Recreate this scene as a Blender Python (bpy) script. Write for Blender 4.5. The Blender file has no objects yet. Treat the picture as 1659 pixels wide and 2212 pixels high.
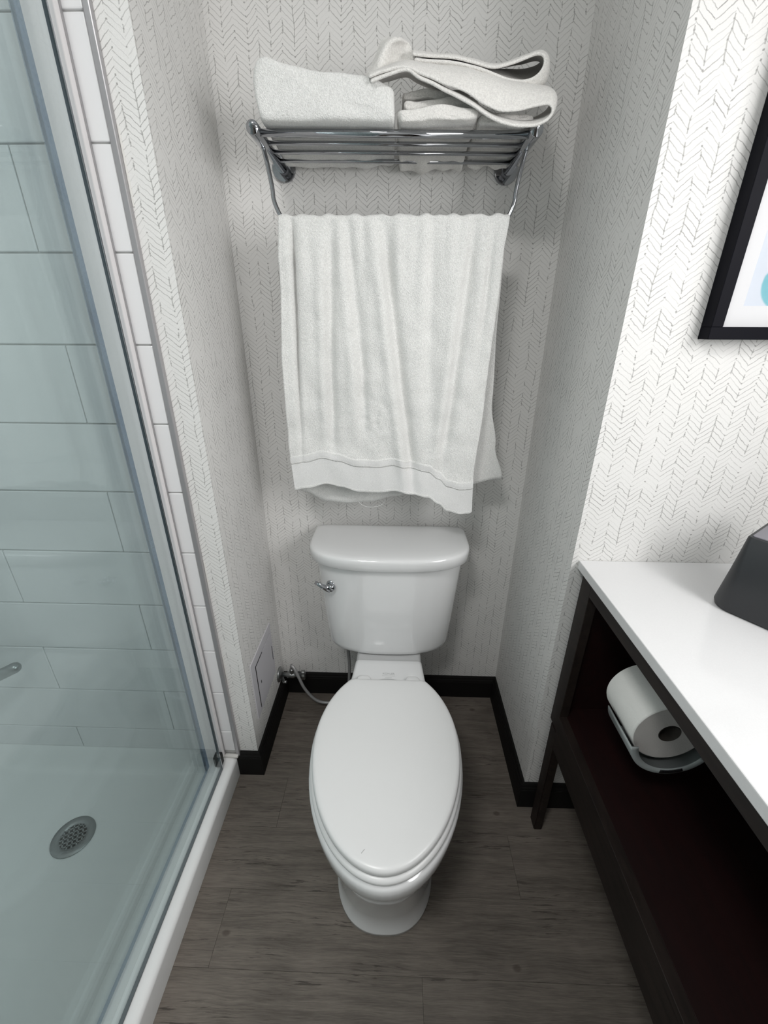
import bpy, bmesh, math, random
from mathutils import Vector, Matrix, noise

random.seed(7)
SC = bpy.context.scene
COL = SC.collection

# ------------------------------------------------------------------ camera
FPX, PITCH, YAW, ROLL = 909.02, 0.4201, -0.0281, 0.0042
CAM = Vector((0.0018, -1.2787, 1.3835))
fw = Vector((math.sin(YAW) * math.cos(PITCH), math.cos(YAW) * math.cos(PITCH), -math.sin(PITCH)))
rt = Vector((math.cos(YAW), -math.sin(YAW), 0))
up = rt.cross(fw)
r2 = math.cos(ROLL) * rt + math.sin(ROLL) * up
u2 = -math.sin(ROLL) * rt + math.cos(ROLL) * up
cd = bpy.data.cameras.new('camera')
cd.sensor_fit = 'HORIZONTAL'
cd.sensor_width = 36.0
cd.lens = FPX / 1659 * 36.0
cd.clip_start = 0.02
cam = bpy.data.objects.new('camera', cd)
COL.objects.link(cam)
m3 = Matrix((r2, u2, -fw)).transposed()
cam.matrix_world = Matrix.Translation(CAM) @ m3.to_4x4()
SC.camera = cam

# ------------------------------------------------------------------ light, world, exposure
w = bpy.data.worlds.new('world')
SC.world = w
w.use_nodes = True
w.node_tree.nodes['Background'].inputs[0].default_value = (0.75, 0.8, 0.85, 1)
w.node_tree.nodes['Background'].inputs[1].default_value = 0.02
SC.view_settings.view_transform = 'Standard'
SC.view_settings.look = 'None'
SC.view_settings.gamma = 1.0
SC.view_settings.use_curve_mapping = False
SC.view_settings.exposure = 0.13
SC.cycles.max_bounces = 9


def area(name, loc, target, sx, sy, power, col=(1, 1, 1)):
    l = bpy.data.lights.new(name, 'AREA')
    l.shape = 'RECTANGLE'
    l.size, l.size_y = sx, sy
    l.energy = power
    l.color = col
    o = bpy.data.objects.new(name, l)
    COL.objects.link(o)
    o.location = loc
    d = Vector(target) - Vector(loc)
    o.rotation_euler = d.to_track_quat('-Z', 'Y').to_euler()
    return o


area('lighted_mirror', (0.975, -1.22, 1.50), (-0.35, -0.86, 1.08), 0.85, 0.80, 20.5, (1.0, 0.99, 0.99))
area('ceiling_light', (-0.38, -1.55, 2.42), (-0.38, -1.5, 0.0), 0.34, 0.34, 12.5, (1.0, 0.99, 0.98))

# ------------------------------------------------------------------ dimensions of the place
XL, XR = -0.436, 0.414
YL, YR = -0.348, -0.423
XV, ZC = 0.429, 0.887
XE, XW = 1.0, -1.45
YB, HC = -2.35, 2.44
BH = 0.1006

# ------------------------------------------------------------------ material helpers


class NT:
    def __init__(self, name):
        self.m = bpy.data.materials.new(name)
        self.m.use_nodes = True
        self.t = self.m.node_tree
        self.n = self.t.nodes
        self.b = self.n['Principled BSDF']
        self.out = self.n['Material Output']

    def new(self, typ, **kw):
        nd = self.n.new(typ)
        for k, v in kw.items():
            setattr(nd, k, v)
        return nd

    def link(self, a, b):
        self.t.links.new(a, b)

    def set(self, sock, v):
        if hasattr(v, 'is_output') or isinstance(v, bpy.types.NodeSocket):
            self.link(v, sock)
        else:
            sock.default_value = v

    def math(self, op, a, b=0.0, c=None):
        nd = self.new('ShaderNodeMath', operation=op)
        self.set(nd.inputs[0], a)
        self.set(nd.inputs[1], b)
        if c is not None:
            self.set(nd.inputs[2], c)
        return nd.outputs[0]

    def noise(self, vec, scale, detail=2.0, rough=0.5, dim='3D'):
        nd = self.new('ShaderNodeTexNoise', noise_dimensions=dim)
        if vec is not None:
            self.link(vec, nd.inputs['Vector'])
        nd.inputs['Scale'].default_value = scale
        nd.inputs['Detail'].default_value = detail
        nd.inputs['Roughness'].default_value = rough
        return nd.outputs['Fac']

    def comb(self, x, y, z):
        nd = self.new('ShaderNodeCombineXYZ')
        for i, v in enumerate((x, y, z)):
            self.set(nd.inputs[i], v)
        return nd.outputs[0]

    def mix(self, fac, a, b):
        nd = self.new('ShaderNodeMix', data_type='RGBA')
        self.set(nd.inputs[0], fac)
        for i, v in ((6, a), (7, b)):
            if isinstance(v, tuple):
                v = v if len(v) == 4 else v + (1.0,)
            self.set(nd.inputs[i], v)
        return nd.outputs[2]

    def bump(self, h, strength, dist):
        nd = self.new('ShaderNodeBump')
        self.link(h, nd.inputs['Height'])
        nd.inputs['Strength'].default_value = strength
        nd.inputs['Distance'].default_value = dist
        self.link(nd.outputs[0], self.b.inputs['Normal'])

    def smooth(self, v, lo, hi):
        nd = self.new('ShaderNodeMapRange', interpolation_type='SMOOTHSTEP')
        self.set(nd.inputs[0], v)
        nd.inputs[1].default_value = lo
        nd.inputs[2].default_value = hi
        return nd.outputs[0]

    def pos(self):
        g = self.new('ShaderNodeNewGeometry')
        s = self.new('ShaderNodeSeparateXYZ')
        self.link(g.outputs['Position'], s.inputs[0])
        return g, g.outputs['Position'], s.outputs[0], s.outputs[1], s.outputs[2]


def plain(name, col, rough=0.5, metal=0.0, grain=0.0, gscale=60.0, coat=0.0, bump=0.0, spec=0.5):
    t = NT(name)
    g, p, x, y, z = t.pos()
    n = t.noise(p, gscale, 3.0)
    f = t.math('MULTIPLY', t.math('SUBTRACT', n, 0.5), 2 * grain)
    c1 = tuple(max(0.0, c * (1 - 0.5)) for c in col)
    base = t.mix(t.smooth(f, -1.0, 1.0), c1, tuple(min(1.0, c * 1.5) for c in col)) if grain else None
    if base is not None:
        t.link(base, t.b.inputs['Base Color'])
    else:
        t.b.inputs['Base Color'].default_value = col + (1,)
    t.b.inputs['Roughness'].default_value = rough
    t.b.inputs['Metallic'].default_value = metal
    t.b.inputs['Coat Weight'].default_value = coat
    t.b.inputs['Specular IOR Level'].default_value = spec
    if bump:
        t.bump(n, 1.0, bump)
    return t.m


def wallpaper_mat():
    t = NT('herringbone_wallpaper')
    g, p, x, y, z = t.pos()
    s = t.new('ShaderNodeSeparateXYZ')
    t.link(g.outputs['True Normal'], s.inputs[0])
    side = t.math('GREATER_THAN', t.math('ABSOLUTE', s.outputs[0]), 0.5)
    u = t.math('ADD', t.math('MULTIPLY', x, t.math('SUBTRACT', 1.0, side)), t.math('MULTIPLY', y, side))
    W, P, SL = 0.0265, 0.0112, 0.80
    n1 = t.noise(t.comb(u, z, side), 22.0, 2.0)
    n2 = t.noise(t.comb(u, z, 3.0), 95.0, 2.0)
    ud = t.math('ADD', u, t.math('MULTIPLY', t.math('SUBTRACT', n1, 0.5), 0.012))
    zd = t.math('ADD', z, t.math('MULTIPLY', t.math('SUBTRACT', n2, 0.5), 0.0055))
    c = t.math('DIVIDE', ud, W)
    i = t.math('FLOOR', c)
    tri = t.math('PINGPONG', c, 1.0)
    h = t.math('ADD', t.math('DIVIDE', zd, P), t.math('MULTIPLY', tri, SL * W / P))
    wn = t.new('ShaderNodeTexWhiteNoise', noise_dimensions='1D')
    t.link(i, wn.inputs['W'])
    h = t.math('ADD', h, t.math('MULTIPLY', wn.outputs[0], 0.35))
    row = t.math('FLOOR', h)
    fr = t.math('ABSOLUTE', t.math('SUBTRACT', t.math('FRACT', h), 0.5))
    wc = t.new('ShaderNodeTexWhiteNoise', noise_dimensions='2D')
    t.link(t.comb(i, row, 0.0), wc.inputs['Vector'])
    patch = t.noise(t.comb(u, z, 9.0), 14.0, 3.0)
    inten = t.math('ADD', t.math('MULTIPLY', wc.outputs[0], 0.55), t.math('MULTIPLY', t.smooth(patch, 0.3, 0.7), 0.55))
    line = t.math('SUBTRACT', 1.0, t.smooth(fr, 0.035, 0.105))
    lines = t.math('MULTIPLY', line, inten)
    # the stitch-like uprights and dots where the columns meet
    fc = t.math('FRACT', c)
    ed = t.math('SUBTRACT', 0.5, t.math('ABSOLUTE', t.math('SUBTRACT', fc, 0.5)))
    edge = t.math('SUBTRACT', 1.0, t.smooth(ed, 0.018, 0.05))
    ir = t.math('ROUND', c)
    h2 = t.math('FLOOR', t.math('DIVIDE', zd, P))
    we = t.new('ShaderNodeTexWhiteNoise', noise_dimensions='2D')
    t.link(t.comb(ir, h2, 0.0), we.inputs['Vector'])
    ver = t.math('MULTIPLY', edge, t.math('MULTIPLY', t.math('GREATER_THAN', we.outputs[0], 0.62), 0.75))
    fe = t.math('ABSOLUTE', t.math('SUBTRACT', t.math('FRACT', t.math('DIVIDE', zd, P)), 0.5))
    edge2 = t.math('SUBTRACT', 1.0, t.smooth(ed, 0.03, 0.075))
    dot = t.math('MULTIPLY', edge2, t.math('SUBTRACT', 1.0, t.smooth(fe, 0.06, 0.16)))
    dot = t.math('MULTIPLY', dot, t.math('GREATER_THAN', we.outputs[0], 0.30))
    ink = t.math('MINIMUM', t.math('MAXIMUM', lines, t.math('MAXIMUM', ver, dot)), 1.0)
    fine = t.noise(p, 700.0, 2.0)
    base = t.mix(fine, (0.70, 0.692, 0.675), (0.80, 0.792, 0.775))
    t.link(t.mix(t.math('MULTIPLY', ink, 0.72), base, (0.20, 0.195, 0.185)), t.b.inputs['Base Color'])
    t.b.inputs['Roughness'].default_value = 0.7
    t.b.inputs['Specular IOR Level'].default_value = 0.25
    t.bump(fine, 0.5, 0.0006)
    return t.m


def floor_mat(k):
    t = NT('grey_brown_plank_%d' % k)
    g, p, x, y, z = t.pos()
    wob = t.noise(t.comb(t.math('MULTIPLY', x, 6.0), t.math('MULTIPLY', y, 14.0), float(k)), 1.0, 2.0)
    yw = t.math('ADD', y, t.math('MULTIPLY', wob, 0.016))
    n1 = t.noise(t.comb(t.math('MULTIPLY', x, 3.5), t.math('MULTIPLY', yw, 60.0), float(k) * 3.7), 1.0, 7.0, 0.7)
    n2 = t.noise(t.comb(t.math('MULTIPLY', x, 22.0), t.math('MULTIPLY', yw, 520.0), float(k) * 1.3), 1.0, 3.0, 0.7)
    n3 = t.noise(t.comb(t.math('MULTIPLY', x, 13.0), t.math('MULTIPLY', yw, 200.0), float(k) * 5.1), 1.0, 4.0, 0.65)
    n4 = t.noise(p, 5.0, 3.0)
    f = t.math('ADD', t.math('MULTIPLY', n1, 0.42), t.math('ADD', t.math('MULTIPLY', n2, 0.32), t.math('MULTIPLY', n4, 0.26)))
    c = t.mix(t.smooth(f, 0.32, 0.68), (0.075, 0.064, 0.054), (0.205, 0.178, 0.153))
    patch = t.smooth(t.noise(t.comb(t.math('MULTIPLY', x, 3.0), t.math('MULTIPLY', y, 12.0), float(k) + 20.0), 1.0, 2.0), 0.42, 0.62)
    crack = t.math('MULTIPLY', t.math('SUBTRACT', 1.0, t.smooth(n3, 0.36, 0.43)), patch)
    c = t.mix(t.math('MULTIPLY', crack, 0.75), c, (0.035, 0.029, 0.024))
    # knots of the printed wood
    kn = None
    for (kx, ky) in ((-0.401, -0.762), (0.331, -0.459), (0.318, -0.075), (0.306, -0.803)):
        dx = t.math('MULTIPLY', t.math('SUBTRACT', x, kx), 0.62)
        dy = t.math('SUBTRACT', y, ky)
        d = t.math('SQRT', t.math('ADD', t.math('MULTIPLY', dx, dx), t.math('MULTIPLY', dy, dy)))
        kn = d if kn is None else t.math('MINIMUM', kn, d)
    ring = t.math('SUBTRACT', 1.0, t.smooth(kn, 0.0035, 0.0085))
    halo = t.math('SUBTRACT', 1.0, t.smooth(kn, 0.008, 0.022))
    c = t.mix(t.math('MULTIPLY', halo, 0.22), c, (0.20, 0.17, 0.145))
    c = t.mix(t.math('MULTIPLY', ring, 0.6), c, (0.05, 0.038, 0.03))
    t.link(c, t.b.inputs['Base Color'])
    t.b.inputs['Roughness'].default_value = 0.55
    t.b.inputs['Specular IOR Level'].default_value = 0.3
    t.bump(n2, 0.5, 0.0005)
    return t.m


def wood_mat(name, c1, c2, rough=0.5):
    t = NT(name)
    g, p, x, y, z = t.pos()
    v = t.comb(t.math('MULTIPLY', x, 60.0), t.math('MULTIPLY', y, 9.0), t.math('MULTIPLY', z, 60.0))
    n = t.noise(v, 1.0, 5.0, 0.6)
    t.link(t.mix(t.smooth(n, 0.3, 0.7), c1, c2), t.b.inputs['Base Color'])
    t.b.inputs['Roughness'].default_value = rough
    t.b.inputs['Specular IOR Level'].default_value = 0.3
    t.bump(n, 0.4, 0.0005)
    return t.m


def terry_mat(name='white_terry', col=(0.82, 0.82, 0.80), amp=0.0032, sc=330.0):
    t = NT(name)
    g, p, x, y, z = t.pos()
    n1 = t.noise(p, sc, 3.0, 0.7)
    n2 = t.noise(p, 45.0, 3.0)
    v = t.new('ShaderNodeTexVoronoi')
    t.link(p, v.inputs['Vector'])
    v.inputs['Scale'].default_value = 520.0
    hgt = t.math('ADD', t.math('MULTIPLY', n1, 0.8), t.math('ADD', t.math('MULTIPLY', v.outputs['Distance'], 0.5), t.math('MULTIPLY', n2, 0.5)))
    c = t.mix(t.smooth(n1, 0.25, 0.75), tuple(k * 0.86 for k in col), tuple(min(1, k * 1.09) for k in col))  # mottled tone paints in the self-shadow of the pile
    t.link(c, t.b.inputs['Base Color'])
    t.b.inputs['Roughness'].default_value = 0.95
    t.b.inputs['Specular IOR Level'].default_value = 0.1
    t.b.inputs['Sheen Weight'].default_value = 0.25
    t.b.inputs['Sheen Roughness'].default_value = 0.6
    t.bump(hgt, 0.65, amp)
    return t.m


def glass_mat(name, tint, haze=0.0):
    t = NT(name)
    t.n.remove(t.b)
    lw = t.new('ShaderNodeLayerWeight')
    lw.inputs['Blend'].default_value = 0.5
    f5 = t.math('POWER', lw.outputs['Facing'], 5.0)
    fr = t.math('ADD', 0.035, t.math('MULTIPLY', f5, 0.9))
    tr = t.new('ShaderNodeBsdfTransparent')
    tr.inputs[0].default_value = tint + (1,)
    gl = t.new('ShaderNodeBsdfGlossy')
    gl.inputs['Roughness'].default_value = 0.015
    gl.inputs['Color'].default_value = (0.95, 1, 1, 1)
    df = t.new('ShaderNodeBsdfDiffuse')
    df.inputs[0].default_value = (0.72, 0.80, 0.80, 1)
    g, p, x, y, z = t.pos()
    sm = t.noise(p, 7.0, 4.0)
    m0 = t.new('ShaderNodeMixShader')
    t.link(t.math('MULTIPLY', t.smooth(sm, 0.2, 0.8), haze * 2), m0.inputs[0])
    t.link(tr.outputs[0], m0.inputs[1])
    t.link(df.outputs[0], m0.inputs[2])
    mx = t.new('ShaderNodeMixShader')
    t.link(fr, mx.inputs[0])
    t.link(m0.outputs[0], mx.inputs[1])
    t.link(gl.outputs[0], mx.inputs[2])
    t.link(mx.outputs[0], t.out.inputs['Surface'])
    return t.m


def print_mat():
    t = NT('watercolour_print')
    g, p, x, y, z = t.pos()
    n = t.noise(p, 14.0, 4.0)
    n2 = t.noise(p, 40.0, 3.0)

    def blob(cx, cz, rx, rz):
        dx = t.math('DIVIDE', t.math('SUBTRACT', x, cx), rx)
        dz = t.math('DIVIDE', t.math('SUBTRACT', z, cz), rz)
        d = t.math('SQRT', t.math('ADD', t.math('MULTIPLY', dx, dx), t.math('MULTIPLY', dz, dz)))
        d = t.math('ADD', d, t.math('MULTIPLY', t.math('SUBTRACT', n, 0.5), 0.35))
        return t.math('SUBTRACT', 1.0, t.smooth(d, 0.96, 1.04))
    c = t.mix(n, (0.50, 0.55, 0.62), (0.57, 0.60, 0.66))
    teal = t.mix(n2, (0.10, 0.33, 0.40), (0.20, 0.46, 0.52))
    c = t.mix(blob(0.690, 1.447, 0.062, 0.042), c, teal)
    c = t.mix(blob(0.735, 1.56, 0.06, 0.075), c, teal)
    c = t.mix(t.math('MULTIPLY', blob(0.672, 1.455, 0.026, 0.0055), 0.85), c, (0.10, 0.30, 0.36))
    c = t.mix(t.math('MULTIPLY', blob(0.74, 1.575, 0.012, 0.045), 0.85), c, (0.10, 0.30, 0.36))
    t.link(c, t.b.inputs['Base Color'])
    t.b.inputs['Roughness'].default_value = 0.6
    return t.m


M = {}
M['paper'] = wallpaper_mat()
M['ceiling'] = plain('ceiling_white', (0.8, 0.8, 0.79), 0.8)
M['grey_wall'] = plain('painted_wall', (0.62, 0.62, 0.61), 0.8)
M['base'] = plain('black_baseboard', (0.010, 0.0095, 0.009), 0.6, spec=0.12)
M['tile'] = plain('white_glazed_tile', (0.78, 0.78, 0.785), 0.16)
M['grout'] = plain('grey_grout', (0.50, 0.50, 0.49), 0.9)
M['pan'] = plain('white_acrylic', (0.82, 0.825, 0.82), 0.28, bump=0.0)
M['pan_floor'] = M['pan']
M['porcelain'] = plain('white_porcelain', (0.74, 0.745, 0.745), 0.10, coat=0.4)
M['plastic'] = plain('white_plastic', (0.74, 0.745, 0.74), 0.30)
M['chrome'] = plain('polished_chrome', (0.40, 0.41, 0.43), 0.06, 1.0)
M['brushed'] = plain('brushed_steel', (0.33, 0.34, 0.34), 0.35, 1.0)
M['drain_steel'] = plain('drain_steel', (0.33, 0.34, 0.34), 0.4, 0.85)
M['braid'] = plain('braided_grey_hose', (0.35, 0.35, 0.35), 0.45, 0.4, grain=0.5, gscale=400)
M['dark_wood'] = wood_mat('dark_stained_wood', (0.009, 0.006, 0.005), (0.021, 0.0145, 0.012))
M['red_wood'] = wood_mat('dark_red_brown_board', (0.007, 0.0006, 0.0006), (0.011, 0.0010, 0.0009), 0.6)
M['quartz'] = plain('white_quartz', (0.83, 0.83, 0.84), 0.12, grain=0.06, gscale=500)
M['terry'] = terry_mat()
M['terry_flat'] = terry_mat('white_flat_weave', (0.76, 0.76, 0.75), 0.0008, 700.0)
M['cream_terry'] = terry_mat('cream_white_terry', (0.80, 0.785, 0.755), 0.0022, 330.0)
M['glass'] = glass_mat('tinted_shower_glass', (0.945, 0.975, 0.975), 0.012)
M['glass_edge'] = plain('dark_glass_edge', (0.035, 0.055, 0.07), 0.15)
M['seal'] = glass_mat('blue_grey_seal', (0.45, 0.53, 0.64), 0.10)
M['jamb'] = plain('satin_aluminium_jamb', (0.84, 0.815, 0.815), 0.5, 0.0)
M['trim'] = plain('satin_metal_trim', (0.42, 0.41, 0.42), 0.35, 0.6)
M['black'] = plain('black_rubber', (0.01, 0.01, 0.01), 0.6)
M['hole'] = plain('dark_drain_hole', (0.01, 0.011, 0.011), 0.8)
M['frame'] = plain('black_frame', (0.006, 0.006, 0.009), 0.5, spec=0.06)
M['mat'] = plain('white_mat_board', (0.66, 0.66, 0.67), 0.9)
M['print'] = print_mat()
M['charcoal'] = plain('charcoal_resin', (0.020, 0.0215, 0.024), 0.42)
M['lit_top'] = plain('lit_lavender_grey_top', (0.20, 0.195, 0.22), 0.4)  # container top coloured lighter to paint in the light it catches
M['panel'] = plain('painted_access_panel', (0.58, 0.57, 0.60), 0.6)
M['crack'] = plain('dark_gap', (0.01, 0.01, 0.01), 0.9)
M['tissue'] = plain('white_tissue_paper', (0.80, 0.80, 0.77), 0.95, bump=0.0006, gscale=350)
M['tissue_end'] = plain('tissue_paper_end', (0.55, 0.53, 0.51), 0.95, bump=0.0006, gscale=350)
M['core'] = plain('cardboard_core', (0.07, 0.06, 0.05), 0.9)
M['clear_plastic'] = plain('translucent_grey_plastic', (0.36, 0.39, 0.39), 0.25)
M['label'] = plain('black_label', (0.008, 0.008, 0.009), 0.5)
M['logo'] = plain('grey_print', (0.45, 0.46, 0.46), 0.5)
M['caulk'] = plain('off_white_caulk', (0.70, 0.69, 0.66), 0.7)
M['planks'] = [floor_mat(k) for k in range(5)]

# ------------------------------------------------------------------ mesh helpers


def obj(name, mesh, mat=None, parent=None, smooth=False):
    o = bpy.data.objects.new(name, mesh)
    COL.objects.link(o)
    if mat is not None and not mesh.materials:
        mesh.materials.append(mat)
    if smooth:
        for p in mesh.polygons:
            p.use_smooth = True
    if parent is not None:
        o.parent = parent
        o.matrix_parent_inverse = Matrix.Translation(-parent.location) if parent.type == 'EMPTY' else Matrix()
    return o


def tm(bm, name='mesh'):
    bmesh.ops.recalc_face_normals(bm, faces=bm.faces)
    me = bpy.data.meshes.new(name)
    bm.to_mesh(me)
    bm.free()
    return me


def box_bm(x0, x1, y0, y1, z0, z1, bev=0.0, seg=2):
    bm = bmesh.new()
    bmesh.ops.create_cube(bm, size=1.0)
    for v in bm.verts:
        v.co = Vector(((x0 + x1) / 2 + v.co.x * (x1 - x0), (y0 + y1) / 2 + v.co.y * (y1 - y0), (z0 + z1) / 2 + v.co.z * (z1 - z0)))
    if bev:
        bmesh.ops.bevel(bm, geom=list(bm.edges), offset=bev, segments=seg, affect='EDGES', profile=0.5)
    return bm


def box(name, x0, x1, y0, y1, z0, z1, mat, parent=None, bev=0.0, seg=2, smooth=False):
    return obj(name, tm(box_bm(x0, x1, y0, y1, z0, z1, bev, seg), name), mat, parent, smooth)


def loft_bm(rings, cap0=True, cap1=True, closed=True, bm=None):
    bm = bm or bmesh.new()
    vr = [[bm.verts.new(p) for p in r] for r in rings]
    n = len(rings[0])
    for a, b in zip(vr[:-1], vr[1:]):
        for i in range(n if closed else n - 1):
            j = (i + 1) % n
            bm.faces.new((a[i], a[j], b[j], b[i]))
    if closed and cap0:
        bm.faces.new(list(reversed(vr[0])))
    if closed and cap1:
        bm.faces.new(vr[-1])
    return bm


def loft(name, rings, mat, parent=None, smooth=True, **kw):
    return obj(name, tm(loft_bm(rings, **kw), name), mat, parent, smooth)


def catmull(pts, n):
    pts = [Vector(p) for p in pts]
    ext = [2 * pts[0] - pts[1]] + pts + [2 * pts[-1] - pts[-2]]
    # uniform in segment parameter weighted by chord length
    L = [0.0]
    for a, b in zip(pts[:-1], pts[1:]):
        L.append(L[-1] + (b - a).length)
    out = []
    for k in range(n):
        s = L[-1] * k / (n - 1)
        i = 0
        while i < len(pts) - 2 and s > L[i + 1]:
            i += 1
        t = (s - L[i]) / max(1e-9, L[i + 1] - L[i])
        t = min(max(t, 0), 1)
        p0, p1, p2, p3 = ext[i], ext[i + 1], ext[i + 2], ext[i + 3]
        out.append(0.5 * ((2 * p1) + (p2 - p0) * t + (2 * p0 - 5 * p1 + 4 * p2 - p3) * t * t + (3 * p1 - p0 - 3 * p2 + p3) * t ** 3))
    return out


def tube_bm(pts, r, seg=14, bm=None, caps=True):
    pts = [Vector(p) for p in pts]
    rs = r if isinstance(r, (list, tuple)) else [r] * len(pts)
    rings = []
    prev = None
    for i, p in enumerate(pts):
        d = (pts[min(i + 1, len(pts) - 1)] - pts[max(i - 1, 0)]).normalized()
        if prev is None:
            a = Vector((0, 0, 1)) if abs(d.z) < 0.9 else Vector((1, 0, 0))
            s = d.cross(a).normalized()
        else:
            s = (prev - d * prev.dot(d)).normalized()
        prev = s
        q = d.cross(s)
        rings.append([p + rs[i] * (math.cos(2 * math.pi * k / seg) * s + math.sin(2 * math.pi * k / seg) * q) for k in range(seg)])
    return loft_bm(rings, caps, caps, True, bm)


def tube(name, pts, r, mat, parent=None, seg=14, smooth=True):
    return obj(name, tm(tube_bm(pts, r, seg), name), mat, parent, smooth)


def shade_auto(o, ang=40):
    me = o.data
    for p in me.polygons:
        p.use_smooth = True
    bm = bmesh.new()
    bm.from_mesh(me)
    for e in bm.edges:
        if len(e.link_faces) == 2 and e.calc_face_angle(0) > math.radians(ang):
            e.smooth = False
    bm.to_mesh(me)
    bm.free()
    return o


def thing(name, label, cat, loc=(0, 0, 0), group=None):
    o = bpy.data.objects.new(name, None)
    o.empty_display_size = 0.05
    COL.objects.link(o)
    o.location = loc
    return tag(o, label, cat, group)


def tag(o, label, cat, group=None):
    o['label'] = label
    o['category'] = cat
    if group:
        o['group'] = group
    return o


def struct(o, label=None):
    o['kind'] = 'structure'
    if label:
        o['label'] = label
    return o


def interp(x, pts):
    if x <= pts[0][0]:
        return pts[0][1]
    for (a, va), (b, vb) in zip(pts[:-1], pts[1:]):
        if x <= b:
            t = (x - a) / (b - a)
            t = t * t * (3 - 2 * t)
            return va + (vb - va) * t
    return pts[-1][1]


# ------------------------------------------------------------------ the room
fl = struct(box('floor', XW - .1, XE + .1, YB - .1, 0.1, -0.12, -0.0035, M['black']), 'dark grey-brown wood plank floor')
PW = 0.153
seam0 = -0.366
r0 = seam0 + 3 * PW
ends = {0: (0.45,), 1: (-0.2,), 2: (0.62,), 3: (-0.34,), 4: (0.35,), 5: (-0.42,), 6: (0.082,), 7: (-0.3,)}
pc = 0
for k in range(16):
    y1 = r0 - k * PW
    y0 = y1 - PW
    if y1 < YB:
        break
    ex = ends.get(k, (0.3 if k % 2 else -0.25,))
    xs = [-0.56] + list(ex) + [XE + 0.02]
    for a, b in zip(xs[:-1], xs[1:]):
        o = box('plank', a + .0002, b - .0002, y0 + .0002, min(y1, 0.02) - .0002, -0.0035, 0.0, M['planks'][pc % 5], fl, bev=0.0003, seg=1)
        pc += 1

wb = struct(box('wall_back', XL - .05, XR + .05, 0.0, 0.12, 0, HC, M['paper']), 'niche back wall papered in white herringbone')
wl = struct(box('wall_left', XW, XL, YL, 0.12, 0, HC, M['paper']), 'left niche wall papered in white herringbone, tiled inside the shower')
wr = struct(box('wall_right', XR, XE + .1, YR, 0.12, 0, HC, M['paper']), 'right niche wall papered in white herringbone')
we = struct(box('wall_east', XE, XE + .1, YB, YR, 0, HC, M['paper']))
ww = struct(box('wall_west', XW - .1, XW, YB, 0.12, 0, HC, M['tile']))
wf = struct(box('wall_front', XW - .1, XE + .1, YB - .1, YB, 0, HC, M['grey_wall']))
ce = struct(box('ceiling', XW - .1, XE + .1, YB - .1, 0.12, HC, HC + .1, M['ceiling']))

# wall tiles of the shower (parts of the left wall)
TX1 = -0.505
rows = [0.107, 0.1975, 0.3625, 0.5245, 0.6815, 0.8465, 1.0125, 1.1765, 1.3415, 1.5065, 1.672, 1.8385, 2.004, 2.169, 2.335, 2.44]
box('grout_bed', XW, TX1, YL - .0035, YL, 0.09, HC, M['grout'], wl)
cache = {}
for k in range(len(rows) - 1):
    z0, z1 = rows[k], rows[k + 1]
    js = [-1.33, -0.692] if (k % 2 == 1) else [-1.012]
    xs = [XW] + js + [TX1]
    for a, b in zip(xs[:-1], xs[1:]):
        key = (round(b - a, 4), round(z1 - z0, 4))
        if key not in cache:
            cache[key] = tm(box_bm(0.0013, b - a - .0013, -0.008, 0.0, 0.0013, z1 - z0 - .0013, 0.0022, 2), 'tile')
            cache[key].materials.append(M['tile'])
        o = bpy.data.objects.new('tile', cache[key])
        COL.objects.link(o)
        o.parent = wl
        o.location = (a, YL, z0)
# metal edge trim closing the tiles
bm = box_bm(-0.5055, -0.493, YL - .0105, YL, 0.085, HC, 0.002, 2)
t1 = struct(obj('trim_1', tm(bm), M['trim']), 'grey metal edge trim between shower tile and wallpaper')
for zz, hh in ((1.58, .12), (0.40, .10), (0.73, .09)):
    box('paint_chip', -0.4932, -0.4895, YL - .0015, YL, zz, zz + hh, M['caulk'], t1, bev=0.0006, seg=1)
box('caulk_joint', -0.575, -0.498, YL - .018, YL - .006, 0.0835, 0.0945, M['caulk'], t1, bev=0.003)

# baseboards: flat board with a stepped, rounded top
def baseboard(name, p0, p1, nrm, m0=0.0, m1=0.0):
    """board along p0->p1 on the floor, standing off the wall along nrm; m0/m1 lengthen its face for mitred corners"""
    p0, p1, nrm = Vector(p0), Vector(p1), Vector(nrm)
    d = (p1 - p0).normalized()
    prof = [(0, 0), (.014, 0), (.014, .078), (.0125, .081), (.0125, .086), (.0095, .0905), (.0085, .0965), (.006, .1006), (0, .1006)]
    rings = []
    for p, s, mm in ((p0, -1, m0), (p1, 1, m1)):
        rings.append([p + nrm * a + Vector((0, 0, h)) + d * (s * mm * a / .014) for a, h in prof])
    return struct(obj(name, tm(loft_bm(rings), name), M['base']))


baseboard('baseboard_back', (XL, 0, 0), (XR, 0, 0), (0, -1, 0), -.014, -.014)
baseboard('baseboard_left', (XL, YL, 0), (XL, 0, 0), (1, 0, 0), .014, -.014)
baseboard('baseboard_left_return', (-0.5035, YL, 0), (XL, YL, 0), (0, -1, 0), 0, .014)
baseboard('baseboard_right', (XR, YR, 0), (XR, 0, 0), (-1, 0, 0), .014, -.014)
baseboard('baseboard_right_return', (XR, YR, 0), (XE, YR, 0), (0, -1, 0), .014, 0)

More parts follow.
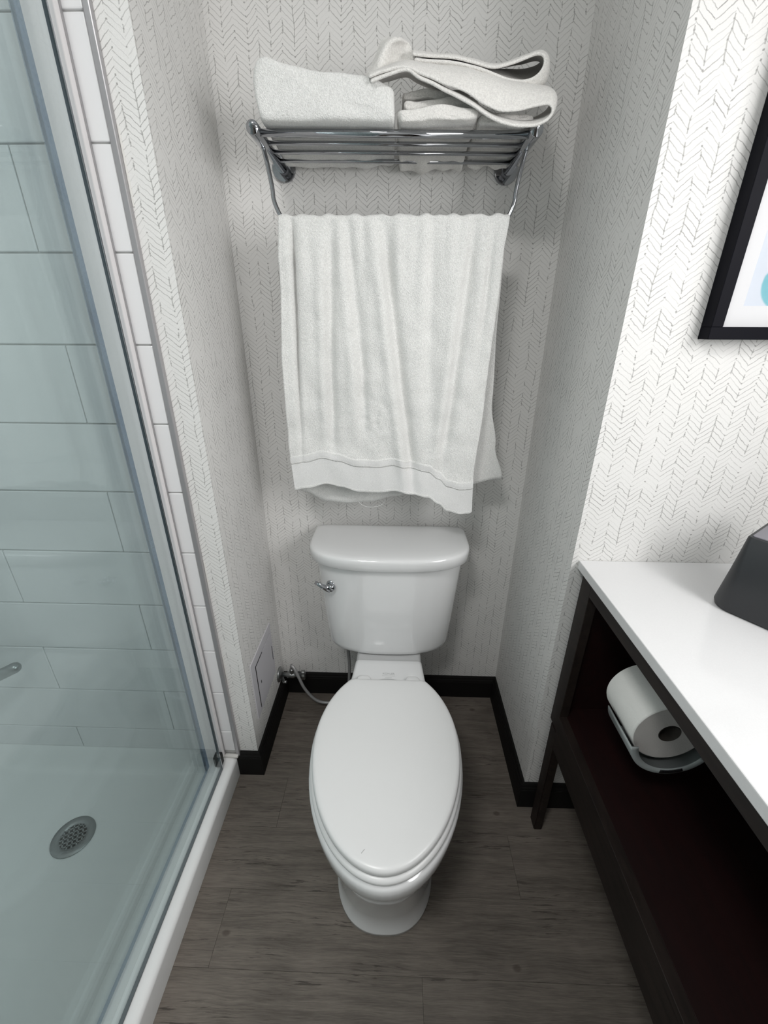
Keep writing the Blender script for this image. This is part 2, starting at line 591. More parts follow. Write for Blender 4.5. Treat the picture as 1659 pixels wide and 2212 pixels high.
# ------------------------------------------------------------------ shower pan, drain, glass
XC = -0.504
pan = thing('shower_pan', 'white acrylic shower pan with a rounded curb under the glass doors', 'shower pan', (-0.95, -1.2, 0))
PX0, PX1, PY0, PY1 = XW, XC, -2.2, YL
xs = [PX0 + i * (-0.68 - PX0) / 26 for i in range(27)]
xs += [-0.66, -0.648, -0.638, -0.63, -0.622, -0.614, -0.606, -0.598, -0.588, -0.574, -0.556, -0.54, -0.53, -0.522, -0.515, -0.510, -0.5065, -0.5045, XC]
ys = [PY0 + i * (PY1 - .06 - PY0) / 44 for i in range(45)] + [PY1 - d for d in (.052, .045, .038, .031, .025, .019, .013, .0075, .003, 0.0)]


def pan_z(x, y):
    def ss(a, b, v):
        t = min(1, max(0, (v - a) / (b - a)))
        return t * t * (3 - 2 * t)
    fl_ = 0.026 + 0.012 * math.hypot(x + .913, y + .578)
    curb = 0.083 - 0.004 * ss(-.54, -.60, x) if x > -.6 else 0.079
    if x > -.522:
        t = (x + .522) / .018
        curb = 0.083 - 0.013 * (1 - math.sqrt(max(0, 1 - t * t)))
    fl_ = fl_ + (curb - fl_) * ss(-.662, -.596, x)
    d = PY1 - y
    back = 0.107 - 0.0
    k = (1 - ss(0, .05, d)) ** 1.6
    if x < -.6:
        fl_ = max(fl_, fl_ + (back - fl_) * k)
    else:
        kk = ss(-.52, -.60, x)
        fl_ = fl_ + (back - fl_) * k * kk
    return fl_


bm = bmesh.new()
g = [[bm.verts.new((x, y, pan_z(x, y))) for x in xs] for y in ys]
for j in range(len(ys) - 1):
    for i in range(len(xs) - 1):
        bm.faces.new((g[j][i], g[j][i + 1], g[j + 1][i + 1], g[j + 1][i]))
# skirt on the outer face of the curb
sk = [bm.verts.new((XC, y, 0.0)) for y in ys]
for j in range(len(ys) - 1):
    bm.faces.new((g[j][-1], sk[j], sk[j + 1], g[j + 1][-1]))
lo = [bm.verts.new((PX0, y, 0.0)) for y in ys]
for j in range(len(ys) - 1):
    bm.faces.new((g[j][0], g[j + 1][0], lo[j + 1], lo[j]))
me = tm(bm)
o = obj('pan_body', me, M['pan'], pan, True)
shade_auto(o, 50)

dx, dy, dz = -0.912, -0.578, 0.0270
dr = thing('shower_drain', 'round steel shower drain with a grid of square holes', 'drain', (dx, dy, dz))
N = 40
R0, R1 = 0.056, 0.0335


def ringpts(r, z, n=N):
    return [Vector((dx + r * math.cos(2 * math.pi * i / n), dy + r * math.sin(2 * math.pi * i / n), z)) for i in range(n)]


loft('rim', [ringpts(R1, dz - .002), ringpts(R1, dz + .0035), ringpts(R0 - .004, dz + .004), ringpts(R0 - .0035, dz + .0032), ringpts(R0 - .001, dz + .0035), ringpts(R0, dz + .0005)], M['drain_steel'], dr, True, cap0=False, cap1=False)
loft('drain_hole', [ringpts(R1 + .001, dz + .0008), ringpts(.001, dz + .0008)], M['hole'], dr, False, cap0=False, cap1=True)
rot = math.radians(28)
for a in (rot, rot + math.pi / 2):
    c, s = math.cos(a), math.sin(a)
    for k in range(-2, 3):
        off = k * 0.0118 + 0.0
        if abs(off) >= R1:
            continue
        hl = math.sqrt(R1 ** 2 - off ** 2) + .001
        bm = box_bm(-hl, hl, -0.0019, 0.0019, 0.0012, 0.0036)
        for v in bm.verts:
            x_, y_ = v.co.x, v.co.y + off
            v.co = Vector((dx + x_ * c - y_ * s, dy + x_ * s + y_ * c, dz + v.co.z))
        obj('grate_bar', tm(bm), M['drain_steel'], dr)


def pane(name, x0, x1, y0, y1, z0, z1, label, edge):
    t = thing(name, label, 'glass door', ((x0 + x1) / 2, (y0 + y1) / 2, z0))
    bm = box_bm(x0, x1, y0, y1, z0, z1)
    me = tm(bm)
    me.materials.append(M['glass'])
    me.materials.append(edge)
    for p in me.polygons:
        p.material_index = 0 if abs(p.normal.x) > .5 else 1
    obj('glass_pane', me, None, t)
    return t


XG = -0.5375
gd = pane('shower_door', XG - .004, XG + .004, -2.15, -0.403, 0.088, 2.02, 'outer clear glass shower door standing on the white curb', M['glass_edge'])
box('edge_strip', XG + .0042, XG + .0052, -0.4065, -0.403, 0.088, 2.02, M['chrome'], gd)
box('bottom_sweep', XG - .004, XG + .004, -2.15, -0.405, 0.0845, 0.0879, M['glass_edge'], gd)
g2 = pane('shower_door', -0.585, -0.577, -2.15, -0.4150, 0.088, 2.02, 'inner clear glass shower door behind the outer one, with a blue-grey edge seal', M['seal'])
box('edge_seal', -0.5835, -0.5785, -0.4145, -0.398, 0.088, 2.02, M['seal'], g2)
jb = thing('door_jamb', 'narrow satin metal wall jamb beside the shower glass', 'jamb', (-0.58, YL - .02, 0.09))
box('channel', -0.612, -0.5415, YL - .026, YL - .0083, 0.095, HC, M['jamb'], jb, bev=.002)
box('jamb_edge_strip', -0.5414, -0.5398, YL - .013, YL - .0083, 0.095, HC, M['trim'], jb)  # thin darker strip along the jamb edge
bmpr = tag(box('door_bumper', -0.562, -0.539, YL - .050, YL - .0265, 0.0845, 0.128, M['black'], None, bev=.003), 'small black rubber door bumper at the end of the shower curb', 'bumper')

# chrome bar inside the shower, entering the picture at the left edge
tip = Vector((-1.04, -0.41, 0.508))
basep = Vector((-1.4485, -0.52, 0.33))
gb = thing('grab_bar', 'chrome bar with a rounded end behind the shower glass at the left edge', 'bar', basep)
dv = (tip - basep).normalized()
pts = [basep, basep + dv * .1, tip - dv * .03, tip - dv * .014, tip - dv * .006, tip - dv * .0015, tip]
tube('rod', pts, [.0155, .0155, .0155, .0155, .0125, .007, .001], M['brushed'], gb, 18)
tube('wall_plate', [basep + Vector((-.0, 0, 0)), basep + Vector((.012, 0, 0))], .035, M['chrome'], gb, 24)

# ------------------------------------------------------------------ toilet
TX = -0.0105
toilet = thing('toilet', 'white two-piece toilet with closed lid and chrome flush lever', 'toilet', (TX, -0.45, 0))


def egg(z, yc, yf, yb, wd, cut=None, nf=2.0, nb=2.0, n=72, cx=TX):
    out = []
    for i in range(n):
        a = 2 * math.pi * i / n
        c, s = math.cos(a), math.sin(a)
        if s < 0:
            e = 2 / nf
            y = yc - (yc - yf) * abs(s) ** e
        else:
            e = 2 / nb
            y = yc + (yb - yc) * abs(s) ** e
        x = wd * math.copysign(abs(c) ** e, c)
        if cut is not None and y > cut:
            y = cut
        out.append(Vector((cx + x, y, z)))
    return out


def lidring(z, off):
    """seat/lid outline: egg with a straight back"""
    r = egg(z, -0.560, -0.836 - off, -0.560 + .24 + off, 0.178 + off, None, 1.93, 2.0, 96)
    cut = -0.366 + min(off, 0.002)
    return [Vector((p.x, min(p.y, cut), p.z)) for p in r]


# pedestal and bowl
rings = []
for (z, yc, yf, yb, wd, nf, nb) in (
        (0.000, -0.60, -0.757, -0.17, 0.129, 2.4, 5.0),
        (0.012, -0.60, -0.757, -0.17, 0.129, 2.4, 5.0),
        (0.020, -0.60, -0.753, -0.175, 0.125, 2.4, 5.0),
        (0.100, -0.60, -0.762, -0.18, 0.123, 2.35, 4.5),
        (0.200, -0.60, -0.782, -0.18, 0.127, 2.3, 4.0),
        (0.270, -0.59, -0.803, -0.18, 0.138, 2.2, 3.5),
        (0.320, -0.57, -0.822, -0.19, 0.155, 2.1, 3.0),
        (0.338, -0.56, -0.830, -0.30, 0.168, 2.0, 2.2),
        (0.345, -0.56, -0.836, -0.325, 0.178, 2.0, 2.0),
        (0.360, -0.56, -0.842, -0.325, 0.184, 1.98, 2.0),
        (0.385, -0.56, -0.846, -0.325, 0.188, 1.96, 2.0),
        (0.399, -0.56, -0.846, -0.325, 0.188, 1.96, 2.0),
        (0.405, -0.56, -0.842, -0.325, 0.184, 1.96, 2.0),
        (0.407, -0.56, -0.80, -0.325, 0.15, 1.96, 2.0)):
    rings.append(egg(z, yc, yf, yb, wd, None, nf, nb))
bowl = loft('bowl', rings, M['porcelain'], toilet)
# deck between bowl and tank
rings = []
for (y, hw, z1, z0) in ((-0.47, .13, .4005, .30), (-0.40, .1235, .4015, .28), (-0.36, .1185, .4015, .26), (-0.31, .112, .4015, .24), (-0.262, .1075, .4015, .22), (-0.246, .1065, .4005, .2), (-0.238, .106, .397, .2), (-0.232, .1055, .3918, .2), (-0.15, .105, .3915, .18), (-0.10, .10, .3915, .16)):
    rr = .012
    sec = []
    for (sx, sz) in ((-1, -1), (1, -1), (1, 1), (-1, 1)):
        for k in range(5):
            a0 = {(-1, -1): math.pi, (1, -1): 1.5 * math.pi, (1, 1): 0, (-1, 1): .5 * math.pi}[(sx, sz)]
            a = a0 + k * math.pi / 8
            cx_, cz_ = sx * (hw - rr), (z1 - rr if sz > 0 else z0 + rr)
            sec.append(Vector((TX + cx_ + rr * math.cos(a), y, cz_ + rr * math.sin(a))))
    rings.append(sec)
o = loft('tank_deck', rings, M['porcelain'], toilet)
# seat and lid
loft('seat', [lidring(.4075, -.012), lidring(.410, .003), lidring(.416, .0065), lidring(.422, .0065), lidring(.4265, .003), lidring(.428, -.004), lidring(.428, -.05)], M['plastic'], toilet)
loft('seat_lid', [lidring(.4295, -.02), lidring(.4305, -.004), lidring(.434, .0005), lidring(.442, .0005), lidring(.4465, -.0012), lidring(.4492, -.005), lidring(.4505, -.011), lidring(.4518, -.03), lidring(.453, -.07), lidring(.4537, -.12)], M['plastic'], toilet)
bm = tube_bm([(TX - .042, -0.8075, .4513), (TX - .036, -0.8005, .4516)], .0006, 6)
obj('scuff_mark', tm(bm), M['logo'], toilet)
for sx in (-1, 1):
    rings = []
    for (z, s) in ((.4005, 1.0), (.411, 1.0), (.4145, .93), (.4165, .8), (.417, .4)):
        rings.append([Vector((TX + sx * .073 + s * .0225 * math.copysign(abs(math.cos(a)) ** .75, math.cos(a)), -0.340 + s * .021 * math.copysign(abs(math.sin(a)) ** .8, math.sin(a)), z)) for a in [2 * math.pi * i / 32 for i in range(32)]])
    loft('hinge_cap', rings, M['plastic'], toilet)


def text_mesh(s, size, loc, mat, parent, name, ext=0.0003):
    cu = bpy.data.curves.new(name, 'FONT')
    cu.body = s
    cu.size = size
    cu.align_x = 'CENTER'
    cu.extrude = ext
    tmp = bpy.data.objects.new(name, cu)
    COL.objects.link(tmp)
    dg = bpy.context.evaluated_depsgraph_get()
    dg.update()
    me = bpy.data.meshes.new_from_object(tmp.evaluated_get(dg))
    bpy.data.objects.remove(tmp)
    for v in me.vertices:
        v.co = Vector(loc) + v.co
    me.materials.clear()
    return obj(name, me, mat, parent)


text_mesh('KOHLER', .0098, (TX + .001, -0.3030, .4017), M['logo'], toilet, 'brand_lettering')
box('lettering_rule', TX - .019, TX + .021, -0.3090, -0.3083, .4011, .4018, M['logo'], toilet)
box('lettering_rule', TX - .009, TX + .011, -0.3155, -0.3148, .4011, .4018, M['logo'], toilet)


# tank
def tankring(z, w_, yf, nf=2.5, yb=-0.03, yc=-0.125, fac=0.0):
    out = []
    n = 96
    for i in range(n):
        a = 2 * math.pi * i / n
        c, s = math.cos(a), math.sin(a)
        if s < 0:
            x = w_ * math.copysign(abs(c) ** (2 / nf), c)
            y = yc - (yc - yf) * abs(s) ** (2 / nf)
        else:
            e = 2 / 14.0
            x = w_ * math.copysign(abs(c) ** e, c)
            y = yc + (yb - yc) * abs(s) ** e
        out.append(Vector((TX - .003 + x, y, z)))
    return out


tank_r = [tankring(.392, .165, -0.195), tankring(.3925, .178, -0.203), tankring(.396, .189, -0.2115), tankring(.404, .196, -0.217), tankring(.418, .200, -0.2195),
          tankring(.50, .2075, -0.223), tankring(.60, .216, -0.228), tankring(.70, .224, -0.232), tankring(.738, .2265, -0.2335), tankring(.742, .2265, -0.2335)]
bm = loft_bm(tank_r)
# the flat centre panel of the tank front
for v in bm.verts:
    lx = v.co.x - TX + .003
    if v.co.y < -.19 and .40 < v.co.z:
        if abs(lx) < .092:
            v.co.y -= 0.0022
tank = obj('tank', tm(bm), M['porcelain'], toilet, True)
loft('tank_lid', [tankring(.735, .232, -0.243, 2.75), tankring(.7362, .239, -0.2525, 2.75), tankring(.740, .2425, -0.256, 2.75), tankring(.760, .2435, -0.2585, 2.75), tankring(.768, .2435, -0.2585, 2.75, -.027), tankring(.7735, .241, -0.2560, 2.75, -.028),
                  tankring(.7765, .236, -0.2505, 2.75, -.030), tankring(.7785, .225, -0.240, 2.7, -.036), tankring(.780, .19, -0.215, 2.6, -.05), tankring(.7808, .10, -0.17, 2.5, -.08)], M['porcelain'], toilet)
# flush lever
lev = bpy.data.objects.new('flush_lever', None)
COL.objects.link(lev)
lev.parent = toilet
LX, LZ, LY = -0.188, 0.654, -0.195
bm = bmesh.new()
bmesh.ops.create_uvsphere(bm, u_segments=24, v_segments=12, radius=.0135)
for v in bm.verts:
    v.co = Vector((LX + v.co.x, LY - .018 + v.co.y * .9, LZ + v.co.z))


def part2(name, me, mat, parent, smooth=True):
    """a sub-part below an Empty part that sits at the toilet's origin"""
    o = bpy.data.objects.new(name, me)
    COL.objects.link(o)
    me.materials.append(mat)
    for p in me.polygons:
        p.use_smooth = smooth
    o.parent = parent
    o.matrix_parent_inverse = Matrix.Translation(-toilet.location)
    return o


part2('hub', tm(bm), M['chrome'], lev)
part2('escutcheon', tm(tube_bm([(LX, LY + .012, LZ), (LX, LY - .007, LZ), (LX, LY - .010, LZ)], [.0165, .0165, .0135], 28)), M['chrome'], lev)
hp = [Vector((LX, LY - .024, LZ - .003)), Vector((LX - .012, LY - .027, LZ + .003)), Vector((LX - .028, LY - .027, LZ + .012)), Vector((LX - .047, LY - .023, LZ + .021))]
rings = []
for p, (hw, hh) in zip(hp, ((.0105, .010), (.0090, .0078), (.0068, .0060), (.0062, .0042))):
    rings.append([p + Vector((.35 * hw * math.cos(a), .6 * hw * math.sin(a + .4), hh * math.cos(a))) for a in [2 * math.pi * k / 16 for k in range(16)]])
part2('handle', tm(loft_bm(rings)), M['chrome'], lev)

# shut-off valve and hose
valve = thing('shutoff_valve', 'chrome water shut-off valve on the left niche wall behind the toilet', 'valve', (XL + .002, -0.06, 0.145))
vy, vz = -0.062, 0.146
tube('wall_flange', [(XL + .0005, vy, vz), (XL + .004, vy, vz), (XL + .010, vy, vz), (XL + .012, vy, vz)], [.029, .029, .021, .012], M['brushed'], valve, 28)
tube('valve_body', [(XL + .010, vy, vz), (XL + .030, vy, vz), (XL + .034, vy, vz), (XL + .060, vy, vz), (XL + .064, vy, vz), (XL + .084, vy, vz)], [.0085, .0085, .0125, .0125, .009, .008], M['brushed'], valve, 16)
tube('outlet_nut', [(XL + .052, vy, vz + .008), (XL + .052, vy, vz + .028), (XL + .052, vy, vz + .032)], [.0095, .0095, .006], M['brushed'], valve, 6, False)
rings = []
for (xx, s) in ((.084, .5), (.087, .95), (.092, 1.0), (.099, 1.0), (.102, .9)):
    rings.append([Vector((XL + xx, vy + s * .011 * (1 + .12 * math.cos(6 * a)) * math.cos(a), vz + s * .021 * (1 + .06 * math.cos(6 * a)) * math.sin(a))) for a in [2 * math.pi * i / 36 for i in range(36)]])
loft('valve_handle', rings, M['brushed'], valve)
bx = [(XL + .004, vy + .012, vz - .02), (XL + .02, vy - .010, vz - .03), (XL + .03, vy - .012, vz - .026)]
tube('flange_screw', bx, .006, M['brushed'], valve, 10)
hose_pts = [(XL + .052, vy, vz + .028), (XL + .054, vy - .004, vz + .050), (XL + .066, vy - .010, vz + .040), (XL + .080, vy - .016, vz + .005), (XL + .103, vy - .02, vz - .055), (XL + .145, vy - .024, .040), (XL + .20, vy - .022, .028),
            (XL + .245, vy - .014, .045), (XL + .268, vy - .01, .10), (XL + .276, vy - .01, .20), (XL + .274, vy - .015, .30), (XL + .272, vy - .02, .391)]
hs = tag(tube('supply_hose', catmull(hose_pts, 64), .0058, M['braid'], None, 12), 'grey braided supply hose looping from the valve up to the toilet tank', 'hose')

# access panel
ap = thing('access_panel', 'small painted access panel low on the left niche wall', 'access panel', (XL, -0.2, 0.2))
ya, yb_, za, zb = -0.309, -0.098, 0.198, 0.423
fr = .034
box('panel_frame', XL, XL + .0035, ya, yb_, zb - fr, zb, M['panel'], ap, bev=.0008, seg=1)
box('panel_frame', XL, XL + .0035, ya, ya + fr, za, zb - fr, M['panel'], ap, bev=.0008, seg=1)
box('panel_frame', XL, XL + .0035, yb_ - .012, yb_, za, zb - fr, M['panel'], ap, bev=.0008, seg=1)
box('panel_frame', XL, XL + .0035, ya + fr, yb_ - .012, za, za + .02, M['panel'], ap, bev=.0008, seg=1)
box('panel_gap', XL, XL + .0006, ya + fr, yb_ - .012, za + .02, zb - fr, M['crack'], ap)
box('panel_door', XL + .0006, XL + .004, ya + fr + .0042, yb_ - .0145, za + .0205, zb - fr - .0036, M['panel'], ap, bev=.0006, seg=1)
box('gap_shade_strip', XL + .0036, XL + .0046, ya + fr - .0005, ya + fr + .0030, za + .018, zb - fr + .001, M['crack'], ap)  # black strips on the face imitate the shade inside the panel gaps
box('gap_shade_strip', XL + .0036, XL + .0046, ya + fr, ya + fr + .07, zb - fr - .0025, zb - fr, M['crack'], ap)
box('gap_shade_strip', XL + .0036, XL + .0046, yb_ - .014, yb_ - .0115, za + .07, za + .13, M['crack'], ap)
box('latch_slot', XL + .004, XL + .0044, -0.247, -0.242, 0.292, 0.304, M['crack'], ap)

# ------------------------------------------------------------------ towel rack
RZ = 1.728
rack = thing('towel_rack', 'chrome towel shelf with four rails and a hanging towel bar on the back wall', 'towel rack', (-0.012, 0, RZ))
RC = -0.012


def rz(x, z):
    return z - 0.0125 * (x - RC)


def RV(x, y, z):
    return Vector((x, y, rz(x, z)))


for s in (-1, 1):
    xa = RC + s * .2745
    tube('side_tube', [RV(xa, -0.006, RZ), RV(xa, -0.236, RZ), RV(xa, -0.2385, RZ), RV(xa, -0.2385, RZ)], [.0125, .0125, .0115, .0005], M['chrome'], rack, 28)
    fx = RC + s * .2705
    bm = tube_bm([RV(fx, -0.0, RZ - .002), RV(fx, -0.007, RZ - .002), RV(fx, -0.009, RZ - .002)], [.0285, .0285, .0265], 36)
    o = obj('wall_flange', tm(bm), M['chrome'], rack, True)
    shade_auto(o, 35)
    xt = RC + s * .262
    xb = RC + s * .2525
    ap_ = [RV(xa - s * .0, -0.168, RZ - .010), RV(xa - s * .003, -0.169, RZ - .024), RV(xt + s * .006, -0.170, RZ - .04), RV(xt, -0.170, RZ - .08), RV(xt - s * .001, -0.170, RZ - .1), RV(xt - s * .0075, -0.170, RZ - .119), RV(xb - s * .006, -0.170, RZ - .132), RV(xb - s * .018, -0.170, RZ - .136)]
    tube('drop_arm', catmull(ap_, 36), .0047, M['chrome'], rack, 14)
for k, (yy, rr) in enumerate(((-0.217, .0068), (-0.166, .0042), (-0.115, .0042), (-0.062, .0042))):
    tube('shelf_rail', [RV(RC - .264, yy, RZ - .002), RV(RC + .264, yy, RZ - .002)], rr, M['chrome'], rack, 18)
tube('towel_bar', [RV(RC - .236, -0.170, RZ - .136), RV(RC + .236, -0.170, RZ - .136)], .0047, M['chrome'], rack, 14)

# ------------------------------------------------------------------ hanging towel
BZ = RZ - .136
hang = thing('hanging_towel', 'white terry bath towel hanging over the bar of the rack', 'towel', (RC, -0.17, BZ))
zf = [(-.28, .962), (-.24, .968), (-.19, .980), (-.15, .972), (-.10, .958), (-.05, .956), (0.0, .962), (.05, .952), (.09, .945), (.12, .925), (.145, .903), (.18, .895), (.205, .897), (.218, .905), (.226, .925)]
zbk = [(-.30, .965), (-.27, .935), (-.20, .905), (-.15, .900), (-.08, .905), (0.0, .925), (.08, .95), (.2, .962), (.30, .982)]
NU, NF, NB = 150, 150, 60


def ridge(x, z):
    """front-flap relief in metres towards the camera"""
    d = 0.0
    # long valleys: (x at top, x at mid, x at bottom, depth, width)
    for (xt, xm, xb, dep, wd, ztop, zbot) in (
            (-0.150, -0.162, -0.165, .0135, .013, 1.60, 1.05),
            (-0.112, -0.085, -0.075, .0115, .015, 1.60, 1.08),
            (-0.036, 0.008, 0.055, .0150, .015, 1.60, 0.92),
            (0.075, 0.085, 0.095, .0055, .018, 1.60, 1.10),
            (0.168, 0.146, 0.120, .0120, .014, 1.60, 1.00),
            (0.212, 0.198, 0.185, .0075, .009, 1.60, 1.30)):
        t = (1.60 - z) / .65
        xv = xt + (xm - xt) * min(1, t * 2) + (xb - xm) * max(0, t * 2 - 1)
        e = (x - xv) / wd
        f = min(1, max(0, (z - zbot) / .14))
        d -= dep * math.exp(-e * e) * f
        e2 = (x - xv + 1.5 * wd) / wd
        d += .45 * dep * math.exp(-e2 * e2) * f
    # crease beside the left hem strip
    e = (x + 0.234 + 0.03 * (1.6 - z)) / .0055
    f = max(0, min(1, (z - 1.02) / .35))
    d -= .019 * math.exp(-e * e) * f
    # gathers close to the bar
    k = math.exp(-(1.602 - z) / .10)
    d += k * (.0030 * math.sin(x * 118 + .6) + .0022 * math.sin(x * 205 + 2.0))
    # crumpled patch
    d += .0030 * noise.noise(Vector((x * 26, z * 26, 1.3))) + .0042 * noise.noise(Vector((x * 9, z * 5, 4.0)))
    d *= 1.25
    c = math.exp(-((x + .06) / .05) ** 2 - ((z - 1.17) / .08) ** 2)
    d += c * .0035 * noise.noise(Vector((x * 70, z * 80, 7.0)))
    return d


def front_x(u, z):
    t = (1.60 - z) / .65
    xl = interp(t, [(0, -.264), (.15, -.270), (.5, -.281), (.8, -.283), (1.0, -.276)])
    xr = interp(t, [(0, .240), (.12, .234), (.6, .223), (.9, .213), (1.1, .218)])
    return xl + (xr - xl) * u


def back_x(u, z):
    t = (1.60 - z) / .65
    xl = interp(t, [(0, -.264), (.2, -.274), (.5, -.292), (.9, -.296), (1.05, -.285)])
    xr = interp(t, [(0, .240), (.3, .243), (.62, .252), (.8, .275), (.95, .305)])
    return xl + (xr - xl) * u


def front_pt(u, t, off=0.0):
    """t from 0 at the bar top to 1 at the hem"""
    x_ = front_x(u, 1.0)
    zb_ = interp(x_, zf)
    z = 1.592 + (zb_ - 1.592) * t
    x = front_x(u, z)
    y = -0.1815 - .010 * min(1, t * 2.0) - ridge(x, z) * min(1, .25 + t * 6) - off
    h = z - zb_
    # woven border: two raised lines and a stitched hem
    for (hc, hw_, am) in ((.0905, .0020, .0032), (.0765, .0020, .0032), (.005, .003, .0018)):
        e = (h - hc) / hw_
        y -= am * math.exp(-e * e)
    if h < .075:
        y += .0009
    return Vector((x, y, z))


bm = bmesh.new()
us = [i / (NU - 1) for i in range(NU)]
tf = []
for j in range(NF):
    t = j / (NF - 1)
    tf.append(t if t < .8 else t)
tf = [0.83 * k / 80 for k in range(80)] + [0.83 + 0.17 * k / 69 for k in range(70)]
rowsv = []
# back flap from hem up
for j in range(NB):
    t = 1 - j / (NB - 1)
    row_ = []
    for u in us:
        xq = back_x(u, .95)
        zb_ = interp(xq, zbk)
        z = 1.592 + (zb_ - 1.592) * t
        x = back_x(u, z)
        y = -0.157 + .022 * t + .004 * noise.noise(Vector((x * 10, z * 4, 11.0))) * t + .0028 * math.sin(x * 118 + .6) * math.exp(-(1.6 - z) / .1)
        row_.append(Vector((x, y, z)))
    rowsv.append(row_)
# over the bar
for k in range(1, 7):
    a = math.pi * k / 7
    row_ = []
    for u in us:
        pb = rowsv[NB - 1][us.index(u)] if False else None
        x = back_x(u, 1.6)
        jit = .0018 * math.sin(x * 118 + .6) + .0014 * math.sin(x * 205 + 2) + .0016 * noise.noise(Vector((x * 40, 0, 3)))
        row_.append(Vector((x, -0.1695 + .0125 * math.cos(a), 1.592 + (.0085 + jit) * math.sin(a))))
    rowsv.append(row_)
for t in tf:
    rowsv.append([front_pt(u, t) for u in us])
gv = [[bm.verts.new(p) for p in r] for r in rowsv]
for a, b in zip(gv[:-1], gv[1:]):
    for i in range(NU - 1):
        bm.faces.new((a[i], a[i + 1], b[i + 1], b[i]))
tw = obj('terry_cloth', tm(bm), M['terry'], hang, True)
md = tw.modifiers.new('thick', 'SOLIDIFY')
md.thickness = .0042
md.offset = 0.0


def ribbon(name, h0, h1, off, mat):
    bm = bmesh.new()
    rs = []
    for k in range(5):
        rr_ = []
        for u in us:
            zb_ = interp(front_x(u, 1.0), zf)
            h = h0 + (h1 - h0) * k / 4
            t = (zb_ + h - 1.592) / (zb_ - 1.592)
            rr_.append(front_pt(u, t, off + .0008 * math.sin(math.pi * k / 4)))
        rs.append(rr_)
    gv_ = [[bm.verts.new(p) for p in r] for r in rs]
    for a, b in zip(gv_[:-1], gv_[1:]):
        for i in range(NU - 1):
            bm.faces.new((a[i], a[i + 1], b[i + 1], b[i]))
    return obj(name, tm(bm), mat, hang, True)


ribbon('woven_band', .0740, .0930, .0036, M['terry_flat'])
ribbon('hem_border', .0015, .0720, .0029, M['terry_flat'])
th = catmull([(-.105, -.142, .908), (-.095, -.145, .899), (-.075, -.147, .893), (-.05, -.146, .895), (-.035, -.145, .902), (-.025, -.142, .915)], 24)
tube('loose_thread', th, .0006, M['terry_flat'], hang, 6)

# ------------------------------------------------------------------ towels on the shelf
SZ = RZ + .0035


def soften(o, lv=2, amp=.0025, sc=18.0, seed=0.0):
    sub = o.modifiers.new('sub', 'SUBSURF')
    sub.levels = lv
    sub.render_levels = lv
    return o


def jitter(rings, amp, sc, seed, zmin=None):
    out = []
    for r in rings:
        rr_ = []
        for p in r:
            v = Vector(p)
            n = noise.noise_vector(v * sc + Vector((seed, seed, seed)))
            q = v + Vector((n.x, n.y, n.z)) * amp
            if zmin is not None:
                q.z = max(q.z, zmin(q.x) if callable(zmin) else zmin)
            rr_.append(q)
        out.append(rr_)
    return out


def shelf_z(x):
    return rz(x, SZ + .0028)


def prism_towel(name, outline, yfront, yback, label, mat, seed, n=56, group=None, sag=.020):
    """a folded towel: front outline in XZ swept back along the shelf, with a rounded front"""
    c = catmull([(x, 0, z) for x, z in outline] + [(outline[0][0], 0, outline[0][1])], n + 1)[:-1]
    cx_ = sum(p.x for p in c) / n
    cz_ = sum(p.z for p in c) / n
    rings = []
    prof = [(0.0, .35), (0.0, .75), (.002, .90), (.006, .965), (.012, .99), (.022, 1.0)]
    L = yback - yfront
    st = [(d, s) for d, s in prof] + [(d, 1.0) for d in (.04, .06, .08, .11, .14)] + [(L - .012, .99), (L - .004, .95), (L, .8), (L, .3)]
    for d, s in st:
        rings.append([Vector((cx_ + (p.x - cx_) * (1 - (1 - s) * .35), yfront + d, cz_ + (p.z - cz_) * s)) for p in c])
    rings = jitter(rings, .0045, 22.0, seed, shelf_z)
    rings = jitter(rings, .0016, 75.0, seed + 5, shelf_z)
    for r_ in rings:
        for p in r_:
            k = min(1, max(0, (p.y + .052) / .014))
            if p.z < cz_:
                p.z -= sag * k * (.75 + .5 * noise.noise(Vector((p.x * 30, seed, 0))))
    o = obj(name, tm(loft_bm(rings), name), mat, None, True)
    soften(o, 1)
    return tag(o, label, 'towel', group)


b0 = SZ + .003
prism_towel('folded_towel', [(-.271, b0 + .003), (-.277, 1.775), (-.275, 1.805), (-.266, 1.824), (-.247, 1.829), (-.225, 1.822), (-.19, 1.818), (-.14, 1.811), (-.09, 1.806), (-.05, 1.799), (-.020, 1.788), (-.012, 1.782), (-.0125, 1.766), (-.0105, 1.745), (-.0075, b0 + .003), (-.05, b0), (-.14, b0), (-.22, b0)],
            -0.250, -0.028, 'large folded white bath towel at the left end of the chrome shelf', M['terry'], 1.0)


def slab_towel(name, x0, x1, z0, z1, yf, yb, label, seed, bulge=.003, mat=None, sag=0.0):
    pts = [(x0 + .004, z0), (x0, (z0 + z1) / 2), (x0 + .004, z1 - .002), ((x0 + x1) / 2 - .02, z1 + bulge), ((x0 + x1) / 2 + .02, z1 + bulge), (x1 - .004, z1 - .002), (x1, (z0 + z1) / 2), (x1 - .004, z0), ((x0 + x1) / 2, z0)]
    return prism_towel(name, pts, yf, yb, label, mat or M['cream_terry'], seed, sag=sag)


